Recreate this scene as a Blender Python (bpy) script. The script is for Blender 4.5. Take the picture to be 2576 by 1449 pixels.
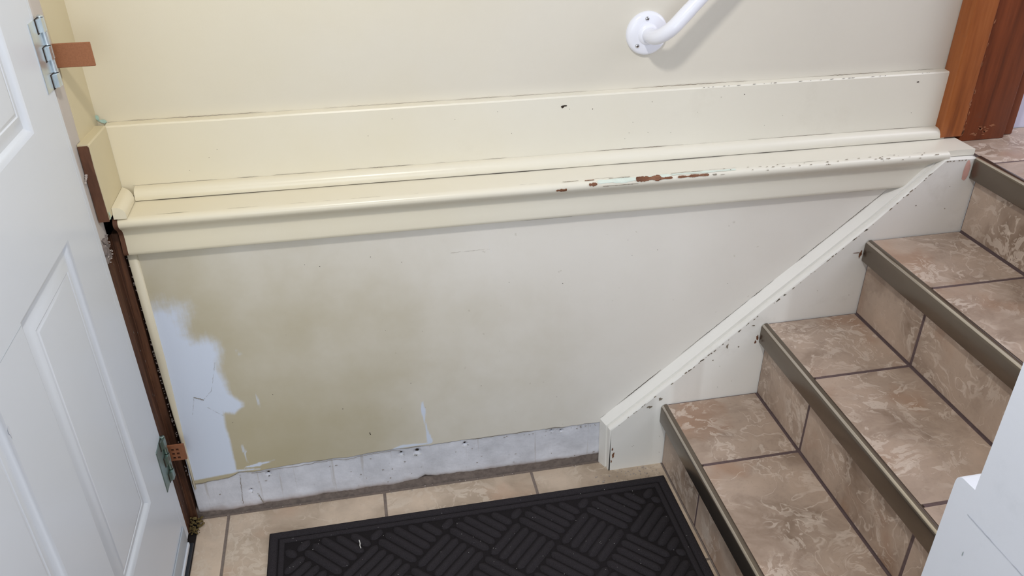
import bpy, bmesh, math, random
import numpy as np
from mathutils import Matrix, Vector, noise

# ------------------------------------------------------------------ reset
for o in list(bpy.data.objects):
    bpy.data.objects.remove(o, do_unlink=True)
SC = bpy.context.scene
COL = SC.collection
R = random.Random(11)

# ------------------------------------------------------------------ camera
cam_d = bpy.data.cameras.new('camera')
cam = bpy.data.objects.new('camera', cam_d)
COL.objects.link(cam)
ROT = ((0.98101, 0.10477, -0.163223), (-0.193839, 0.500525, -0.843742), (-0.006701, 0.859359, 0.511329))
LOC = (0.447991, -1.489107, 1.435256)
cam.matrix_world = Matrix([list(ROT[i]) + [LOC[i]] for i in range(3)] + [[0, 0, 0, 1]])
cam_d.sensor_width = 36.0
cam_d.lens = 2082.11 / 2576 * 36.0
cam_d.clip_start = 0.02
SC.camera = cam

# ------------------------------------------------------------------ world, lights, exposure
W = bpy.data.worlds.new('world')
SC.world = W
W.use_nodes = True
bg = W.node_tree.nodes['Background']
bg.inputs[0].default_value = (0.90, 0.95, 1.0, 1)
bg.inputs[1].default_value = 0.30


def lamp(name, kind, loc, energy, color, size=0.1, aim=None):
    d = bpy.data.lights.new(name, kind)
    d.energy = energy
    d.color = color
    if kind == 'POINT':
        d.shadow_soft_size = size
    else:
        d.shape = 'RECTANGLE'
        d.size, d.size_y = size
    o = bpy.data.objects.new(name, d)
    COL.objects.link(o)
    o.location = loc
    if aim:
        o.rotation_euler = (Vector(aim) - Vector(loc)).to_track_quat('-Z', 'Y').to_euler()
    return o


lamp('entry_lamp', 'POINT', (0.50, -1.00, 2.12), 43, (1.0, 0.965, 0.92), 0.06)
lamp('cool_fill', 'AREA', (0.30, -3.3, 1.35), 27, (0.88, 0.94, 1.0), (1.3, 1.5), (1.0, 0.0, 0.4))  # unseen area light added behind the camera as cool frontal fill
lamp('upper_room_light', 'AREA', (2.75, -0.45, 2.0), 14, (0.93, 0.92, 1.0), (0.9, 1.2), (1.5, -0.2, 0.6))

SC.view_settings.view_transform = 'Standard'
SC.view_settings.look = 'None'
SC.view_settings.exposure = 0.0
SC.view_settings.gamma = 1.0
SC.view_settings.use_curve_mapping = False

# ------------------------------------------------------------------ materials


def lin(c):
    out = []
    for v in c[:3]:
        v = v / 255.0
        out.append(v / 12.92 if v <= 0.04045 else ((v + 0.055) / 1.055) ** 2.4)
    return (*out, 1.0)


class NT:
    def __init__(s, name):
        s.m = bpy.data.materials.new(name)
        s.m.use_nodes = True
        s.t = s.m.node_tree
        s.b = s.t.nodes['Principled BSDF']
        s.co = None

    def n(s, typ, **kw):
        nd = s.t.nodes.new(typ)
        for k, v in kw.items():
            if k.startswith('i_'):
                key = k[2:]
                key = int(key) if key.isdigit() else key
                s.put(nd.inputs[key], v)
            else:
                setattr(nd, k, v)
        return nd

    def put(s, inp, v):
        if hasattr(v, 'is_output'):
            s.t.links.new(v, inp)
        else:
            inp.default_value = v

    def coord(s, scale=(1, 1, 1), rnd=False):
        tc = s.n('ShaderNodeTexCoord')
        out = tc.outputs['Object']
        if rnd:
            oi = s.n('ShaderNodeObjectInfo')
            mu = s.n('ShaderNodeVectorMath', operation='SCALE', i_Scale=37.0)
            cb = s.n('ShaderNodeCombineXYZ')
            for k in range(3):
                a = s.n('ShaderNodeMath', operation='MULTIPLY', i_0=oi.outputs['Random'], i_1=(1.0, 3.7, 2.3)[k])
                s.put(cb.inputs[k], a.outputs[0])
            s.put(mu.inputs[0], cb.outputs[0])
            ad = s.n('ShaderNodeVectorMath', operation='ADD')
            s.put(ad.inputs[0], out)
            s.put(ad.inputs[1], mu.outputs[0])
            out = ad.outputs[0]
        mp = s.n('ShaderNodeMapping')
        s.put(mp.inputs['Vector'], out)
        mp.inputs['Scale'].default_value = scale
        return mp.outputs[0]

    def noise(s, vec, scale, detail=4, rough=0.55, dist=0.0, out=0):
        nd = s.n('ShaderNodeTexNoise', i_Scale=scale, i_Detail=detail, i_Roughness=rough, i_Distortion=dist)
        s.put(nd.inputs['Vector'], vec)
        return nd.outputs[out]

    def ramp(s, fac, stops):
        r = s.n('ShaderNodeValToRGB')
        s.put(r.inputs[0], fac)
        el = r.color_ramp.elements
        while len(el) < len(stops):
            el.new(0.5)
        for e, (p, c) in zip(el, stops):
            e.position = p
            e.color = c if len(c) == 4 else (*c, 1)
        return r.outputs[0]

    def sm(s, fac, a, b, lo=0.0, hi=1.0):
        r = s.n('ShaderNodeMapRange', interpolation_type='SMOOTHSTEP')
        s.put(r.inputs[0], fac)
        r.inputs[1].default_value = a
        r.inputs[2].default_value = b
        r.inputs[3].default_value = lo
        r.inputs[4].default_value = hi
        return r.outputs[0]

    def mix(s, fac, a, b, mode='MIX'):
        m = s.n('ShaderNodeMix', data_type='RGBA', blend_type=mode)
        s.put(m.inputs[0], fac)
        s.put(m.inputs[6], a)
        s.put(m.inputs[7], b)
        return m.outputs[2]

    def math(s, op, a, b=0.0, c=0.0):
        m = s.n('ShaderNodeMath', operation=op)
        s.put(m.inputs[0], a)
        s.put(m.inputs[1], b)
        s.put(m.inputs[2], c)
        return m.outputs[0]

    def done(s, color, rough=0.5, metal=0.0, bump=None, strength=0.2, dist=0.001, spec=0.5, coat=0.0):
        s.put(s.b.inputs['Base Color'], color)
        s.put(s.b.inputs['Roughness'], rough)
        s.put(s.b.inputs['Metallic'], metal)
        s.b.inputs['Specular IOR Level'].default_value = spec
        s.b.inputs['Coat Weight'].default_value = coat
        if bump is not None:
            bn = s.n('ShaderNodeBump', i_Strength=strength, i_Distance=dist)
            s.put(bn.inputs['Height'], bump)
            s.put(s.b.inputs['Normal'], bn.outputs[0])
        return s.m


def paint(name, col, rough=0.45, var=0.05, bump=0.15, bscale=900, spec=0.4, dirt=None, dirt_amt=0.25, warm_light=None):
    t = NT(name)
    v = t.coord()
    big = t.noise(v, 3.0, 5, 0.6)
    c = lin(col)
    d = tuple(x * (1 - var * 2.2) for x in c[:3]) + (1,)
    l = tuple(min(1, x * (1 + var)) for x in c[:3]) + (1,)
    cc = t.ramp(big, [(0.3, d), (0.7, l)])
    if dirt:
        dm = t.noise(v, 9.0, 6, 0.7)
        cc = t.mix(t.sm(dm, 0.55, 0.75, 0, dirt_amt), cc, lin(dirt))
    if warm_light:                                  # warm tint of the light towards the door corner, painted into the colour
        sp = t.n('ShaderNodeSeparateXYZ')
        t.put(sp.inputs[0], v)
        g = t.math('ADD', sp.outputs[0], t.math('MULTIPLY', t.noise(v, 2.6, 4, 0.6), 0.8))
        cc = t.mix(t.sm(g, 0.3, 1.5, 0.8, 0.0), cc, lin(warm_light))
    fine = t.noise(v, bscale, 2, 0.5)
    mid = t.noise(v, 45, 3, 0.5)
    h = t.math('ADD', t.math('MULTIPLY', fine, 0.5), mid)
    return t.done(cc, rough, 0, h, bump, 0.0006, spec)


def flat(name, col, rough=0.5, metal=0.0, var=0.12, scale=60, spec=0.4, bump=0.2, dist=0.001):
    t = NT(name)
    v = t.coord()
    nz = t.noise(v, scale, 4, 0.6)
    c = lin(col)
    cc = t.ramp(nz, [(0.3, tuple(x * (1 - var) for x in c[:3])), (0.7, tuple(min(1, x * (1 + var)) for x in c[:3]))])
    return t.done(cc, rough, metal, nz, bump, dist, spec)


def wood(name, dark, mid, light, scale=(40, 40, 3), rough=0.5, wear=None, rings=5):
    t = NT(name)
    v = t.coord(scale)
    nz = t.noise(v, 1.0, 5, 0.6, 0.6)
    streak = t.noise(t.coord(tuple(x * 6 for x in scale)), 1.0, 2, 0.5)
    f = t.math('ADD', t.math('MULTIPLY', nz, 0.8), t.math('MULTIPLY', streak, 0.25))
    cc = t.ramp(f, [(0.32, lin(dark)), (0.52, lin(mid)), (0.72, lin(light))])
    if wear:
        wv = t.coord()
        wm = t.noise(wv, 22, 6, 0.7)
        cc = t.mix(t.sm(wm, 0.6, 0.72, 0, 0.75), cc, lin(wear))
    return t.done(cc, rough, 0, f, 0.25, 0.001, 0.35)


def tile_mat(name, base, dark, vein, rust):
    t = NT(name)
    v = t.coord((1, 1, 1), True)
    warp = t.n('ShaderNodeTexNoise', i_Scale=6.0, i_Detail=4.0)
    t.put(warp.inputs['Vector'], v)
    wm = t.n('ShaderNodeVectorMath', operation='MULTIPLY_ADD')
    t.put(wm.inputs[0], warp.outputs['Color'])
    wm.inputs[1].default_value = (0.22, 0.10, 0.18)
    t.put(wm.inputs[2], v)
    wv = wm.outputs[0]
    cloud = t.noise(wv, 7, 5, 0.6)
    cc = t.ramp(cloud, [(0.30, lin(dark)), (0.5, lin(base)), (0.70, lin([x * 1.09 for x in base]))])
    rm = t.noise(v, 5.5, 3, 0.5)
    cc = t.mix(t.sm(rm, 0.54, 0.68, 0, 0.6), cc, lin(rust))
    # veins: ridges of warped noise, only in places
    vn = t.noise(wv, 9, 3, 0.5, 0.9)
    ridge = t.math('ABSOLUTE', t.math('SUBTRACT', vn, 0.5))
    zone = t.sm(t.noise(v, 8, 3, 0.5), 0.44, 0.60)
    vm = t.math('MULTIPLY', t.sm(ridge, 0.002, 0.018, 0.6, 0.0), zone)
    cc = t.mix(vm, cc, lin(vein))
    # flecks
    fl = t.noise(wv, 30, 4, 0.65, 1.2)
    zone2 = t.sm(t.noise(v, 9, 2, 0.5), 0.40, 0.62)
    fm = t.math('MULTIPLY', t.sm(fl, 0.52, 0.57, 0, 0.6), zone2)
    cc = t.mix(fm, cc, lin(vein))
    fl2 = t.noise(v, 120, 4, 0.7, 0.4)
    cc = t.mix(t.sm(fl2, 0.55, 0.70, 0, 0.22), cc, lin(dark))
    h = t.math('ADD', cloud, t.math('MULTIPLY', fl, 0.3))
    rg = t.sm(fl, 0.3, 0.7, 0.34, 0.5)
    return t.done(cc, rg, 0, h, 0.3, 0.0012, 0.4)


M = {}
M['wall'] = paint('cream_wall_paint', (219, 214, 202), 0.42, 0.012, 0.25, warm_light=(214, 204, 176))
M['trim'] = paint('cream_trim_gloss', (230, 226, 213), 0.28, 0.012, 0.18, dirt=(150, 135, 110), dirt_amt=0.06, warm_light=(222, 211, 180))
M['skirt'] = paint('pale_skirt_paint', (238, 236, 230), 0.38, 0.015, 0.3, dirt=(150, 140, 125), dirt_amt=0.12)
M['leftpaint'] = paint('yellow_cream_paint', (208, 196, 162), 0.45, 0.02, 0.2)
M['door'] = paint('white_door_paint', (216, 222, 230), 0.30, 0.01, 0.12)
M['rightwall'] = paint('bluish_white_paint', (226, 231, 242), 0.40, 0.012, 0.3, dirt=(150, 160, 165), dirt_amt=0.10)
M['farwall'] = paint('lilac_white_paint', (218, 218, 238), 0.5, 0.01, 0.1)
M['rail'] = paint('white_powder_coat', (238, 240, 250), 0.22, 0.004, 0.03)
M['rawplaster'] = None
M['plasterstrip'] = paint('unpainted_grey_plaster', (196, 188, 180), 0.8, 0.05, 0.7, 300, 0.2, dirt=(120, 112, 104), dirt_amt=0.4)
M['crack'] = flat('dark_gap', (58, 48, 42), 0.9, 0, 0.25, 90, 0.1)
M['greycrack'] = flat('grey_caulk_crack', (140, 130, 116), 0.9, 0, 0.3, 150, 0.1)
M['barewood'] = wood('bare_brown_wood', (66, 42, 30), (92, 60, 43), (112, 76, 55), (30, 30, 8), 0.7)
M['chip'] = wood('red_brown_chip', (88, 54, 38), (120, 78, 54), (148, 106, 82), (20, 90, 90), 0.55)
M['mint'] = flat('pale_mint_undercoat', (214, 224, 214), 0.5, 0, 0.04)
M['teal'] = flat('pale_teal_caulk', (176, 204, 190), 0.6, 0, 0.15, 160)
M['stud'] = wood('brown_framing_timber', (36, 24, 19), (78, 50, 35), (108, 72, 50), (55, 55, 3.5), 0.55, wear=(52, 38, 34))
M['shim'] = flat('brown_shim_board', (150, 99, 68), 0.65, 0, 0.10, 420, 0.3)
M['shim2'] = flat('brown_moulded_shim', (140, 90, 62), 0.55, 0, 0.1)
M['casing'] = wood('orange_stained_wood', (124, 66, 30), (156, 88, 42), (170, 102, 54), (30, 30, 2.5), 0.32, wear=(140, 88, 58))
M['jamb'] = wood('dark_stained_wood', (76, 36, 18), (112, 54, 26), (130, 66, 34), (26, 26, 2.2), 0.30, wear=(108, 66, 48))
M['zinc'] = flat('zinc_plated_steel', (214, 224, 230), 0.30, 0.85, 0.08, 40, 0.5, 0.05)
M['chrome'] = flat('chrome_screw', (215, 215, 218), 0.15, 1.0, 0.05, 40, 0.5, 0.02)
M['nosing'] = flat('bronze_metal_nosing', (122, 112, 101), 0.27, 0.85, 0.03, 30, 0.5, 0.03)
M['edge_highlight'] = flat('nosing_edge_highlight', (200, 192, 181), 0.22, 0.9, 0.02, 30, 0.5, 0.02)
M['threshold'] = flat('dark_threshold_rubber', (44, 48, 54), 0.5, 0, 0.1)
M['sweep'] = flat('grey_door_sweep', (176, 184, 192), 0.4, 0, 0.03)
M['grout'] = flat('mauve_brown_grout', (104, 88, 88), 0.85, 0, 0.12, 120, 0.2, 0.5)
M['floorgrout'] = flat('grey_brown_grout', (128, 116, 108), 0.9, 0, 0.15, 120, 0.2, 0.5)
M['tile'] = tile_mat('travertine_look_tile', (178, 158, 142), (138, 118, 102), (218, 203, 189), (164, 128, 103))
M['floortile'] = tile_mat('beige_floor_tile', (196, 178, 158), (168, 150, 130), (216, 202, 184), (192, 162, 138))
M['mat'] = None
M['debris'] = flat('plaster_crumbs', (172, 162, 155), 0.9, 0, 0.25, 200)
M['rubble'] = flat('broken_grey_plaster', (126, 116, 111), 0.9, 0, 0.3, 120, 0.2, 0.8, 0.003)
M['insul'] = flat('yellow_insulation', (104, 90, 58), 0.95, 0, 0.35, 200, 0.1, 0.8, 0.002)
M['lint'] = flat('white_lint', (220, 218, 214), 0.9, 0, 0.05)
M['cavity'] = flat('dark_wall_cavity', (30, 24, 22), 0.95, 0, 0.2)

t = NT('dark_carpet_fibre')
v = t.coord()
f1 = t.noise(v, 1400, 2, 0.7)
f2 = t.noise(v, 160, 3, 0.6)
c = t.ramp(f1, [(0.35, lin((34, 31, 33))), (0.65, lin((69, 65, 69)))])
M['mat'] = t.done(c, 0.95, 0, t.math('ADD', f1, f2), 0.8, 0.002, 0.15)

t = NT('raw_skimmed_plaster')
v = t.coord()
c = t.ramp(t.noise(v, 14, 6, 0.65), [(0.3, lin((196, 198, 205))), (0.7, lin((226, 228, 236)))])
st = t.noise(t.coord((60, 10, 2.5)), 1.0, 4, 0.6)
c = t.mix(t.sm(st, 0.60, 0.70, 0, 0.35), c, lin((158, 146, 128)))
sep = t.n('ShaderNodeSeparateXYZ')
t.put(sep.inputs[0], v)
low = t.sm(t.math('ADD', sep.outputs[2], t.math('MULTIPLY', t.noise(v, 26, 4, 0.6), 0.03)), 0.022, 0.055, 0.8, 0.0)
c = t.mix(low, c, lin((158, 138, 128)))
c = t.mix(t.sm(t.noise(v, 75, 5, 0.7), 0.64, 0.74, 0, 0.5), c, lin((128, 118, 110)))
M['rawplaster'] = t.done(c, 0.85, 0, t.noise(v, 120, 5, 0.65), 0.6, 0.0015, 0.2)

t = NT('patched_cream_wall_paint')
v = t.coord()
at = t.n('ShaderNodeAttribute', attribute_name='primer')
mval = t.math('ADD', at.outputs['Fac'], t.math('MULTIPLY', t.math('SUBTRACT', t.noise(v, 55, 5, 0.6), 0.5), 0.45))
br = t.noise(t.coord((160, 10, 22)), 1.0, 3, 0.6)
mval = t.math('ADD', mval, t.math('MULTIPLY', t.math('SUBTRACT', br, 0.5), 0.35))
mask = t.sm(mval, 0.14, 0.88)
base = t.ramp(t.noise(v, 3.0, 5, 0.6), [(0.3, lin((230, 226, 218))), (0.7, lin((236, 233, 226)))])
# olive, dimmer light at the lower left painted into the wall colour, ragged outline
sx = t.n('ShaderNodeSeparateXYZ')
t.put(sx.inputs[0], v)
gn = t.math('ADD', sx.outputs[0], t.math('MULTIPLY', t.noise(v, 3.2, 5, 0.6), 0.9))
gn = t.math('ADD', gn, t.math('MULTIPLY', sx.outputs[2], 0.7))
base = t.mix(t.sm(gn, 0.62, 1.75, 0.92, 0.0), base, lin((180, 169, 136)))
base = t.mix(t.sm(t.noise(v, 60, 3, 0.5), 0.70, 0.76, 0, 0.35), base, lin((176, 168, 150)))
c = t.mix(mask, base, lin((214, 223, 238)))
h = t.math('ADD', t.math('MULTIPLY', mask, 0.8), t.math('ADD', t.math('MULTIPLY', t.noise(v, 900, 2, 0.5), 0.4), t.noise(v, 45, 3, 0.5)))
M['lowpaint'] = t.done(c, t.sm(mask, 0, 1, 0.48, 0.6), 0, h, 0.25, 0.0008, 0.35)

# ------------------------------------------------------------------ helpers


def empty(name, loc=(0, 0, 0)):
    o = bpy.data.objects.new(name, None)
    COL.objects.link(o)
    o.location = loc
    o.empty_display_size = 0.05
    return o


def link(name, me, mat, parent=None, smooth=False):
    o = bpy.data.objects.new(name, me)
    COL.objects.link(o)
    if mat is not None:
        if not me.materials:
            me.materials.append(mat)
    if parent is not None:
        o.parent = parent
        o.location = -parent.location      # geometry is written in room coordinates
    if smooth:
        for p in me.polygons:
            p.use_smooth = True
    return o


def mesh(name, V, F, mat, parent=None, smooth=False):
    me = bpy.data.meshes.new(name)
    me.from_pydata([tuple(v) for v in V], [], F)
    me.update()
    return link(name, me, mat, parent, smooth)


def bm_out(name, bm, mat, parent=None, smooth=False):
    bmesh.ops.recalc_face_normals(bm, faces=bm.faces)
    me = bpy.data.meshes.new(name)
    bm.to_mesh(me)
    bm.free()
    return link(name, me, mat, parent, smooth)


def bm_box(bm, a, b):
    x0, y0, z0 = a
    x1, y1, z1 = b
    vs = [bm.verts.new(p) for p in ((x0, y0, z0), (x1, y0, z0), (x1, y1, z0), (x0, y1, z0), (x0, y0, z1), (x1, y0, z1), (x1, y1, z1), (x0, y1, z1))]
    for f in ((0, 3, 2, 1), (4, 5, 6, 7), (0, 1, 5, 4), (1, 2, 6, 5), (2, 3, 7, 6), (3, 0, 4, 7)):
        bm.faces.new([vs[i] for i in f])
    return vs


def box(name, a, b, mat, parent=None, bev=0.0, seg=2):
    bm = bmesh.new()
    lo = [min(p, q) for p, q in zip(a, b)]
    hi = [max(p, q) for p, q in zip(a, b)]
    bm_box(bm, lo, hi)
    if bev:
        bmesh.ops.bevel(bm, geom=bm.edges[:], offset=bev, segments=seg, profile=0.5, affect='EDGES')
    return bm_out(name, bm, mat, parent, bool(bev) and seg > 1)


def extrude_x(name, prof, x0, x1, dz0, dz1, mat, parent=None, n=1, wob=0.0, smooth=False):
    """closed profile of (y, z) swept along x, z shifted linearly dz0 -> dz1"""
    V, F = [], []
    k = len(prof)
    for i in range(n + 1):
        t = i / n
        x = x0 + (x1 - x0) * t
        w = wob * noise.noise(Vector((x * 5, 3.1, 0)))
        for y, z in prof:
            V.append((x, y, z + dz0 + (dz1 - dz0) * t + w))
    for i in range(n):
        for j in range(k):
            a, b = i * k + j, i * k + (j + 1) % k
            F.append((a, b, b + k, a + k))
    F.append(tuple(range(k))[::-1])
    F.append(tuple(n * k + j for j in range(k)))
    bm = bmesh.new()
    vs = [bm.verts.new(v) for v in V]
    for f in F:
        bm.faces.new([vs[i] for i in f])
    o = bm_out(name, bm, mat, parent)
    if smooth:
        sharp(o, 40)
    return o


def sharp(o, deg=35):
    me = o.data
    for p in me.polygons:
        p.use_smooth = True
    bm = bmesh.new()
    bm.from_mesh(me)
    for e in bm.edges:
        if len(e.link_faces) == 2 and e.calc_face_angle(0) > math.radians(deg):
            e.smooth = False
    bm.to_mesh(me)
    bm.free()


def prism_xz(name, poly, y0, y1, mat, parent=None, bev=0.0, seg=2):
    bm = bmesh.new()
    a = [bm.verts.new((x, y0, z)) for x, z in poly]
    b = [bm.verts.new((x, y1, z)) for x, z in poly]
    bm.faces.new(a)
    bm.faces.new(b[::-1])
    n = len(poly)
    for i in range(n):
        bm.faces.new((a[i], b[i], b[(i + 1) % n], a[(i + 1) % n]))
    if bev:
        bmesh.ops.bevel(bm, geom=bm.edges[:], offset=bev, segments=seg, profile=0.5, affect='EDGES')
    return bm_out(name, bm, mat, parent, False)


def tube(name, pts, rad, mat, parent=None, seg=20, caps=True):
    """tube through points; rad = number or list"""
    pts = [Vector(p) for p in pts]
    n = len(pts)
    rr = rad if isinstance(rad, (list, tuple)) else [rad] * n
    V, F = [], []
    up = None
    for i, p in enumerate(pts):
        d = (pts[min(i + 1, n - 1)] - pts[max(i - 1, 0)]).normalized()
        if up is None:
            up = d.orthogonal().normalized()
        up = (up - d * up.dot(d)).normalized()
        w = d.cross(up)
        for k in range(seg):
            a = 2 * math.pi * k / seg
            V.append(p + (up * math.cos(a) + w * math.sin(a)) * rr[i])
    for i in range(n - 1):
        for k in range(seg):
            a, b = i * seg + k, i * seg + (k + 1) % seg
            F.append((a, b, b + seg, a + seg))
    if caps:
        F.append(tuple(range(seg))[::-1])
        F.append(tuple((n - 1) * seg + k for k in range(seg)))
    o = mesh(name, V, F, mat, parent)
    sharp(o, 50)
    return o


def ribbon(bm, pts, wfun, nrm, off=0.0004):
    """jagged thin crack lying on a surface with normal nrm"""
    pts = [Vector(p) for p in pts]
    nrm = Vector(nrm).normalized()
    prev = None
    for i, p in enumerate(pts):
        d = (pts[min(i + 1, len(pts) - 1)] - pts[max(i - 1, 0)]).normalized()
        s = d.cross(nrm).normalized()
        w = wfun(i)
        a, b = bm.verts.new(p + s * w / 2 + nrm * off), bm.verts.new(p - s * w / 2 + nrm * off)
        if prev and w > 0.0001:
            try:
                bm.faces.new((prev[0], a, b, prev[1]))
            except ValueError:
                pass
        prev = (a, b)


def crack_line(bm, a, b, nrm, n=120, wmax=0.0016, thr=0.0, jit=0.0006, seed=0, off=0.0005):
    a, b = Vector(a), Vector(b)
    rr = random.Random(seed)
    side = (b - a).normalized().cross(Vector(nrm))
    pts, ws = [], []
    for i in range(n + 1):
        t = i / n
        pts.append(a.lerp(b, t) + side * (rr.random() - 0.5) * jit * 2)
        w = noise.noise(Vector((t * 9 + seed * 3.3, seed, 0))) + 0.35 * noise.noise(Vector((t * 45, seed * 2, 1)))
        ws.append(max(0.0, min(1.0, (w - thr) * 1.6)) * wmax)
    ribbon(bm, pts, lambda i: ws[i], nrm, off)


def blob(bm, c, u, v, nrm, ru, rv, seed=0, n=18, jag=0.35, off=0.0005):
    """small irregular flat flake (chip, stain, speck)"""
    rr = random.Random(seed)
    c, u, v, nrm = Vector(c), Vector(u), Vector(v), Vector(nrm)
    vs = []
    for k in range(n):
        a = 2 * math.pi * k / n
        s = 1 - jag * rr.random()
        vs.append(bm.verts.new(c + u * math.cos(a) * ru * s + v * math.sin(a) * rv * s + nrm * off))
    bm.faces.new(vs)


def stuff(o):
    o['kind'] = 'stuff'
    return o


def struct(o, label=None):
    o['kind'] = 'structure'
    if label:
        o['label'] = label
    return o


def tag(o, label, cat, group=None):
    o['label'] = label
    o['category'] = cat
    if group:
        o['group'] = group
    return o


X, Y, Z = Vector((1, 0, 0)), Vector((0, 1, 0)), Vector((0, 0, 1))

# ------------------------------------------------------------------ back wall
wall_back = struct(empty('wall_back'), 'cream painted back wall, thicker below the ledge')
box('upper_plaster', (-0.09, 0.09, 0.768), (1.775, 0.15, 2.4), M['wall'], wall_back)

YTOP = 0.70


def paint_bottom(x):
    z = float(np.interp(x, [-0.01, 0.03, 0.08, 0.105, 0.13, 0.3, 0.46, 0.95, 1.4], [0.107, 0.110, 0.115, 0.126, 0.123, 0.129, 0.130, 0.1295, 0.129]))
    z += 0.0022 * noise.noise(Vector((x * 38, 1.7, 0))) + 0.0014 * noise.noise(Vector((x * 130, 4.7, 0)))
    if x < 0.42:
        z -= 0.004 * max(0, noise.noise(Vector((x * 16, 9.2, 0))))
    return z


def seg_dist(px, pz, a, b):
    ax, az = a
    bx, bz = b
    dx, dz = bx - ax, bz - az
    t = np.clip(((px - ax) * dx + (pz - az) * dz) / (dx * dx + dz * dz + 1e-12), 0, 1)
    return np.hypot(px - ax - t * dx, pz - az - t * dz), t


PATCH = [(-0.01, 0.5735), (0.03, 0.578), (0.0733, 0.5685), (0.0665, 0.5086), (0.0779, 0.4873), (0.1021, 0.4906), (0.1196, 0.4782), (0.1232, 0.4542), (0.1115, 0.4115), (0.1198, 0.3822), (0.1217, 0.3463), (0.1494, 0.3128), (0.1233, 0.2912), (0.1022, 0.2984), (0.0984, 0.2617), (0.1015, 0.2307), (0.1003, 0.1403), (0.1004, 0.126), (0.006, 0.119), (-0.01, 0.12)]


def primer_mask(px, pz):
    px = np.asarray(px)
    pz = np.asarray(pz)
    d = np.full(px.shape, 9.0)
    inside = np.zeros(px.shape, bool)
    n = len(PATCH)
    for i in range(n):
        a, b = PATCH[i], PATCH[(i + 1) % n]
        dd, _ = seg_dist(px, pz, a, b)
        d = np.minimum(d, dd)
        cond = ((a[1] > pz) != (b[1] > pz))
        xi = (b[0] - a[0]) * (pz - a[1]) / (b[1] - a[1] + 1e-12) + a[0]
        inside ^= cond & (px < xi)
    sd = np.where(inside, d, -d)
    soft = np.interp(pz, [0.1, 0.30, 0.40, 0.50, 0.58], [0.003, 0.006, 0.016, 0.026, 0.045])
    m = 0.5 + 0.5 * np.clip(sd / soft, -1, 1)
    # drips, smears and brush marks: tapered strokes
    for a, b, r0, r1, amp in (((0.5272, 0.2595), (0.5280, 0.235), 0.0012, 0.0055, 1), ((0.5280, 0.235), (0.5288, 0.206), 0.0055, 0.0016, 1), ((0.5288, 0.206), (0.5335, 0.172), 0.0016, 0.0022, 1), ((0.5335, 0.172), (0.538, 0.140), 0.0024, 0.0065, 1), ((0.452, 0.1325), (0.475, 0.1365), 0.001, 0.0045, 1), ((0.475, 0.1365), (0.535, 0.1345), 0.0045, 0.002, 0.9), ((0.118, 0.137), (0.150, 0.140), 0.001, 0.0055, 0.9), ((0.150, 0.141), (0.186, 0.1465), 0.0045, 0.0008, 0.9), ((0.10, 0.131), (0.150, 0.127), 0.004, 0.002, 0.7), ((0.124, 0.205), (0.126, 0.182), 0.002, 0.005, 0.55), ((0.126, 0.18), (0.128, 0.150), 0.002, 0.0012, 0.8), ((0.175, 0.335), (0.178, 0.305), 0.002, 0.0045, 0.5), ((0.69, 0.653), (0.692, 0.618), 0.0005, 0.0018, 0.62), ((0.685, 0.634), (0.698, 0.633), 0.0015, 0.0015, 0.6), ((0.155, 0.45), (0.160, 0.447), 0.005, 0.006, 0.42)):
        dd, t = seg_dist(px, pz, a, b)
        r = r0 + (r1 - r0) * t
        mm = amp * np.clip(0.5 + (r - dd) / 0.003, 0, 1)
        m = np.maximum(m, mm)
    return m


def painted_sheet():
    xs = np.arange(0.0, 1.70, 0.0035)
    V, F = [], []
    rows = 70
    tt = (np.linspace(0, 1, rows) ** 1.5)
    for x in xs:
        zb = paint_bottom(x)
        for t in tt:
            V.append((x, 0.0, zb + (0.712 - zb) * t))
    for i in range(len(xs) - 1):
        for j in range(rows - 1):
            a = i * rows + j
            F.append((a, a + rows, a + rows + 1, a + 1))
    n0 = len(V)
    for i, x in enumerate(xs):                 # torn lower edge has thickness
        V.append((x, 0.003, V[i * rows][2] + 0.0006))
        if i:
            F.append((n0 + i - 1, n0 + i, i * rows, (i - 1) * rows))
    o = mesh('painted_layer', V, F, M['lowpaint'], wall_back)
    at = o.data.attributes.new('primer', 'FLOAT', 'POINT')
    A = np.array(V)
    at.data.foreach_set('value', primer_mask(A[:, 0], A[:, 2]).astype(np.float32))
    for p in o.data.polygons:
        p.use_smooth = True
    return o


painted_sheet()

box('mortar_fillet', (-0.09, 0.0055, -0.005), (1.0, 0.03, 0.026), flat('dark_grey_mortar', (120, 110, 104), 0.95, 0, 0.25, 90, 0.1, 0.8, 0.002), wall_back)
# raw plaster strip where the baseboard was torn off: ragged bottom, holes
HOLES = [(0.4697, 0.1136, 0.005), (0.5069, 0.113, 0.0085), (0.62, 0.1161, 0.0055), (0.8307, 0.1201, 0.0038), (0.8545, 0.116, 0.0042), (0.1663, 0.1088, 0.0055), (0.1214, 0.0645, 0.0042)]


def raw_bottom(x):
    z = float(np.interp(x, [-0.01, 0.05, 0.10, 0.2, 0.34, 0.44, 0.50, 0.52, 0.545, 0.7, 0.95], [0.016, 0.009, 0.012, 0.016, 0.018, 0.017, 0.022, 0.032, 0.026, 0.021, 0.022]))
    return z + 0.0025 * noise.noise(Vector((x * 30, 7.7, 0))) + 0.0016 * noise.noise(Vector((x * 110, 2.7, 0)))


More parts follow.
